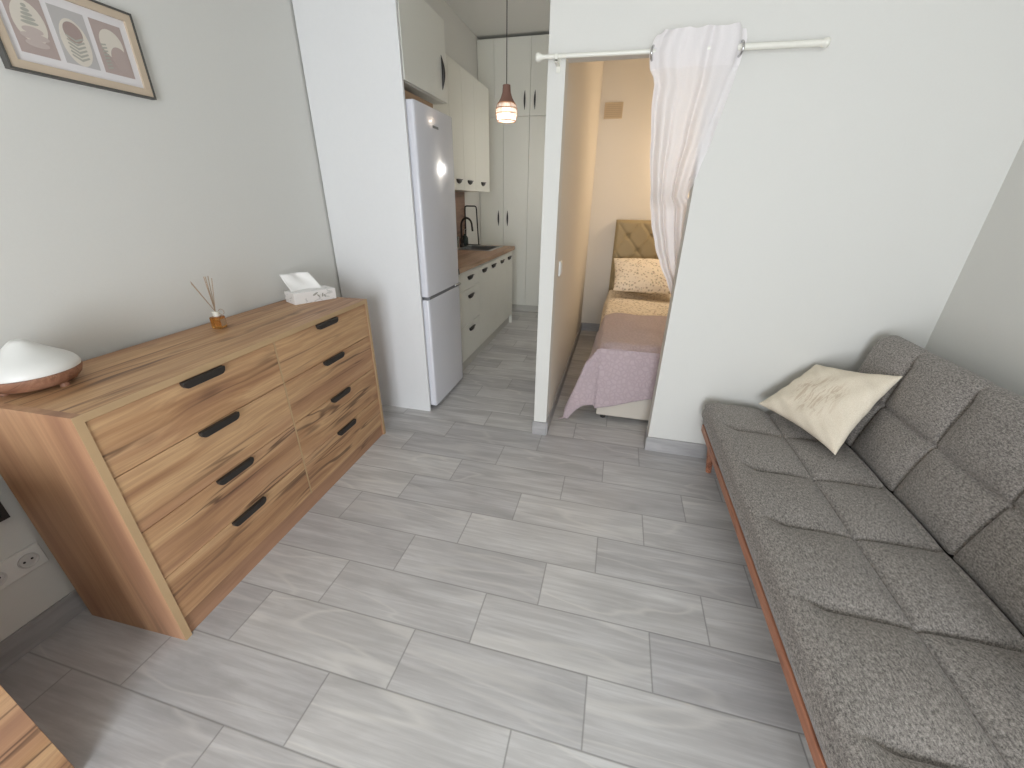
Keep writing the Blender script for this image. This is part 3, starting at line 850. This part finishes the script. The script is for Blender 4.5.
def cur(u, v, band=False):
    z = ZT_+(ZB_-ZT_)*v if not band else ZT_+(1.885-ZT_)*v
    l, r, y = lerpk(LK, z), lerpk(RK, z), lerpk(YK, z)
    if z > 1.5:   # the part right of the jamb hangs in front of the wall
        pass
    nf = 3.6
    amp = .008+.006*min(1, max(0, (1.9-z)/.25))
    e_ = max(0, 1-min(u, 1-u)/.09) if z > 1.88 else 0
    ph = 2*PI*nf*(u+.018*math.sin(z*5))
    x = l+(r-l)*u+ .004*math.cos(ph)
    yy = y+amp*math.sin(ph)+amp*.5*math.sin(1.63*ph+1+z*1.5)+.026*e_
    k = min(1, max(0, (x-(JX-.015))/.012))
    if z > 1.44:
        lim = PY-.012+.0*z
        yy = yy*(1-k)+min(yy, lim)*k
        if x < JX-.003 and z > 1.90: yy = min(yy, PY-.012)
    elif x > JX-.006 and yy < PY+.112:
        x = JX-.006 if yy < PY+.1 else x; yy = max(yy, PY+.012)
    if z > 1.88: yy = min(yy, PY-.014)
    zz = z+(.004*math.sin(ph+.6)-.02*max(0, 1-min(u, 1-u)/.07) if v == 0 else 0)
    if band: yy -= .0025
    return (x, yy, zz)
ct = thing('curtain', 'white sheer grommet curtain gathered and tucked behind the opening', 'curtain', (0, 0, 0))
vs = [0, .02, .04, .06]+[.06+.94*j/70 for j in range(1, 71)]
MB().grid(lambda u, v: cur(u, v), 150, 0, vs=vs).build('cloth', M['sheer'], ct, smooth=True)
MB().grid(lambda u, v: cur(u, v, True), 150, 14).build('header_band', M['sheer_band'], ct, smooth=True)
for x in (.048, .378):
    q = P0.lerp(P1, (x+.432)/1.11)
    tilt = .95
    sg = 1 if x < .2 else -1
    pts = []
    for k in range(24):
        a = 2*PI*k/24
        pts.append(Vector((x+.0235*math.cos(a)*math.sin(tilt)*sg*.35, ry+.0235*math.cos(a), q.z-.006+.0235*math.sin(a))))
    MB().tube(pts, .0048, 8, True).build('grommet', M['chrome'], ct, smooth=True)

# ================================================================ SOFA BED
sofa = thing('sofa_bed', 'grey quilted fabric sofa bed with reddish wooden rail along right wall', 'sofa', (0, 0, 0))
SY0, SY1 = .31, 2.135
SEAM = [1.875, 1.552, 1.236, .916, .598]
def ysamples():
    brk = [SY0, SY0+.05]+sorted(SEAM)+[SY1-.05, SY1]; out = []
    for a, b in zip(brk, brk[1:]):
        n = 8 if b-a < .06 else 30
        for i in range(n):
            t = i/n; t2 = .5-.5*math.cos(PI*t); out.append(a+(b-a)*(t*.35+t2*.65))
    out.append(brk[-1]); return out
def slab(prof, puff, rr=.045):
    """closed profile [(x,z,tag)] extruded along y with rounded ends and quilted displacement"""
    n = len(prof)
    nr = []
    for i in range(n):
        a = prof[i-1]; b = prof[(i+1) % n]
        dx, dz = b[0]-a[0], b[1]-a[1]; l = math.hypot(dx, dz) or 1
        nr.append((dz/l, -dx/l))
    m = MB(); rings = []
    area = sum(prof[i-1][0]*prof[i][1]-prof[i][0]*prof[i-1][1] for i in range(n))
    sg = 1 if area > 0 else -1
    for y in ysamples():
        e = min(y-SY0, SY1-y); ins = 0
        if e < rr: ins = rr*(1-math.sqrt(max(0, 1-(1-e/rr)**2)))*.8
        ring = []
        for i, q in enumerate(prof):
            d = puff(q, y)-ins
            ring.append(m.bm.verts.new((q[0]+sg*nr[i][0]*d, y, q[1]+sg*nr[i][1]*d)))
        rings.append(ring)
    for A, B_ in zip(rings, rings[1:]):
        for i in range(n): m.bm.faces.new((A[i-1], A[i], B_[i], B_[i-1]))
    m.bm.faces.new(rings[0]); m.bm.faces.new(rings[-1][::-1])
    return m
def dense(pts, step=.007):
    out = []
    for (a, b) in zip(pts, pts[1:]+pts[:1]):
        L_ = math.hypot(b[0]-a[0], b[1]-a[1]); n = max(1, int(L_/step))
        for k in range(n): out.append((a[0]+(b[0]-a[0])*k/n, a[1]+(b[1]-a[1])*k/n))
    return out
def groove(d, w=.006): return math.exp(-(d/(w*1.5))**2)
def arc(cx, cz, r, a0, a1, n=6): return [(cx+r*math.cos(a0+(a1-a0)*k/n), cz+r*math.sin(a0+(a1-a0)*k/n)) for k in range(n+1)]
# seat
prof = [(.574, .266), (.563, .29)]+arc(.605, .335, .052, PI, PI*.55, 7)+[(.66, .382), (.72, .383), (1.09, .384)]+arc(1.10, .367, .025, PI/2, 0, 4)+[(1.125, .27)]
prof = dense(prof)
MX = .868
def puff_seat(q, y):
    x, z = q
    if z < .30 : return 0
    dy = min(abs(y-s) for s in SEAM)
    f = min(1, max(0, (x-.585)/.07)) if z > .33 else 0
    wave = 0
    D_ = dy
    # long seam sways a little between panels
    dx = abs(x-MX) if x > .70 else 1
    de = abs(1.118-x)
    pf = .030*(1-math.exp(-D_/.045)*f)*(1-math.exp(-dx/.045))*(1-math.exp(-max(de, 0)/.035)) if z > .37 else .012*min(1, (z-.30)/.05)
    g = -.010*groove(D_, .004)*f
    g += -.010*groove(dx, .005)
    return pf+g
slab(prof, puff_seat).build('seat', M['sofa'], sofa, smooth=True)
# backrest
bx, bz0 = 1.135, .375
tx, tz = 1.238, .822
dirx, dirz = (tx-bx), (tz-bz0); LL = math.hypot(dirx, dirz); dirx /= LL; dirz /= LL
nx, nz = -dirz, dirx    # facing the seat
def BP(s_, t): return (bx+dirx*s_-nx*t, bz0+dirz*s_-nz*t)
th = .125
pb = [BP(0, 0), BP(LL-.03, 0)]+[BP(LL-.03+.035*math.sin(a), .035-.035*math.cos(a)) for a in [k*PI/12 for k in range(1, 6)]]+[BP(LL+.005, .04), BP(LL+.005, th-.04)]+[BP(LL-.03+.035*math.cos(a), th-.035+.035*math.sin(a)) for a in [k*PI/12 for k in range(1, 6)]]+[BP(LL-.04, th), BP(0, th)]
pb = dense(pb)
MS = .228
def puff_back(q, y):
    s_ = (q[0]-bx)*dirx+(q[1]-bz0)*dirz; t = (q[0]-bx)*(-nx)+(q[1]-bz0)*(-nz)
    dy = min(abs(y-s) for s in SEAM)
    if t > th*.6: return 0
    f = min(1, max(0, (LL+.01-s_)/.05))
    ft = 1 if t < .03 else max(0, 1-(t-.03)/.04)
    pf = .032*(1-math.exp(-dy/.045)*f)*(1-math.exp(-abs(s_-MS)/.045))*(1-math.exp(-max(s_, 0)/.035))*ft
    return pf-.010*groove(dy, .004)*f*ft-.011*groove(s_-MS, .005)*ft
slab(pb, puff_back).build('backrest', M['sofa'], sofa, smooth=True)
MB().box(.567, .590, SY0+.01, SY1-.012, .226, .265).build('front_rail', M['rail'], sofa, bevel=.003)
MB().box(1.05, 1.075, SY0+.02, SY1-.02, .205, .264).build('rear_rail', M['rail'], sofa, bevel=.003)
for y in (SY0+.03, 1.2, SY1-.06): MB().box(.591, 1.049, y, y+.025, .21, .26).build('cross_rail', M['rail'], sofa)
MB().box(1.20, 1.235, SY0+.05, SY1-.05, .30, .36).build('hinge_bar', M['black'], sofa)
for x, y, tx_, ty_ in ((.615, SY1-.10, .64, SY1-.075), (.615, SY0+.12, .64, SY0+.09), (1.04, SY1-.10, 1.06, SY1-.07), (1.04, SY0+.12, 1.06, SY0+.09)):
    MB().tube([(x, y, .21), (tx_, ty_, .0)], [.024, .014], 14).build('leg', M['rail'], sofa, smooth=True)

# cushions
def bend1(q, u, v): return q
cu = pillow_mesh([(.972, 1.665, .440), (1.205, 1.865, .742), (1.03, 2.172, .655), (.795, 2.085, .445)], .060, ear=.10, n=40)
tag(cu.build('cushion', M['cushion_print'], smooth=True, weld=True), 'cream cushion with faint tan print leaning in the far sofa corner', 'cushion')
cu = pillow_mesh([(.965, .785, .476), (1.00, .42, .476), (1.135, .44, .80), (1.125, .78, .80)], .048, ear=.06)
tag(cu.build('cushion', M['cushion'], smooth=True, weld=True), 'cream cushion on near sofa seat, only its tip showing at right edge', 'cushion')

# ================================================================ LIGHT
w = bpy.data.worlds.new('World'); bpy.context.scene.world = w; w.use_nodes = True
bg = w.node_tree.nodes['Background']; bg.inputs[0].default_value = (.80, .90, 1.0, 1); bg.inputs[1].default_value = 1.0
def area(name, loc, rot, sx, sy, power, col, spread=None):
    l = bpy.data.lights.new(name, 'AREA'); l.shape = 'RECTANGLE'; l.size = sx; l.size_y = sy; l.energy = power; l.color = col
    if spread: l.spread = spread
    o = bpy.data.objects.new(name, l); C.objects.link(o); o.location = loc; o.rotation_euler = rot; return o
area('window_daylight', ((wx0+wx1)/2, BY-.12, wz1/2-.1), (PI/2, 0, 0), 1.36, 1.9, 90, (.90, .945, 1.0))
l = bpy.data.lights.new('kitchen_fill_light', 'POINT'); l.energy = 6; l.color = (1, .98, .94); l.shadow_soft_size = .010  # added unseen fill, brightens the kitchen and puts a highlight on the fridge
o = bpy.data.objects.new('kitchen_fill_light', l); C.objects.link(o); o.location = (-.46, 4.36, 1.665)
l = bpy.data.lights.new('pendant_light', 'POINT'); l.energy = .5; l.color = (1, .88, .70); l.shadow_soft_size = .012
o = bpy.data.objects.new('pendant_light', l); C.objects.link(o); o.location = (-.835, 3.1, zb+.018)
l = bpy.data.lights.new('alcove_lamp', 'POINT'); l.energy = 12.5; l.color = (1, .79, .56); l.shadow_soft_size = .06
o = bpy.data.objects.new('alcove_lamp', l); C.objects.link(o); o.location = (.80, 4.15, 1.75)

# ================================================================ CAMERA
cam = bpy.data.cameras.new('camera'); co = bpy.data.objects.new('camera', cam); C.objects.link(co)
f_, pi_, ya, ro = 397.55, -.4334, -.2444, .0125
cy, sy = math.cos(ya), math.sin(ya)
fwd = Vector((sy*math.cos(pi_), cy*math.cos(pi_), math.sin(pi_))); rt = Vector((cy, -sy, 0)); up = rt.cross(fwd)
r2 = rt*math.cos(ro)+up*math.sin(ro); u2 = -rt*math.sin(ro)+up*math.cos(ro)
mm = Matrix((r2, u2, -fwd)).transposed().to_4x4(); mm.translation = Vector((0, 0, 1.3864))
co.matrix_world = mm
cam.sensor_width = 36; cam.lens = f_/1024*36; cam.clip_start = .02
sc = bpy.context.scene; sc.camera = co
sc.view_settings.view_transform = 'Standard'; sc.view_settings.look = 'None'; sc.view_settings.gamma = 1
sc.view_settings.use_curve_mapping = False; sc.view_settings.exposure = 0.4
sc.cycles.max_bounces = 10; sc.cycles.diffuse_bounces = 6
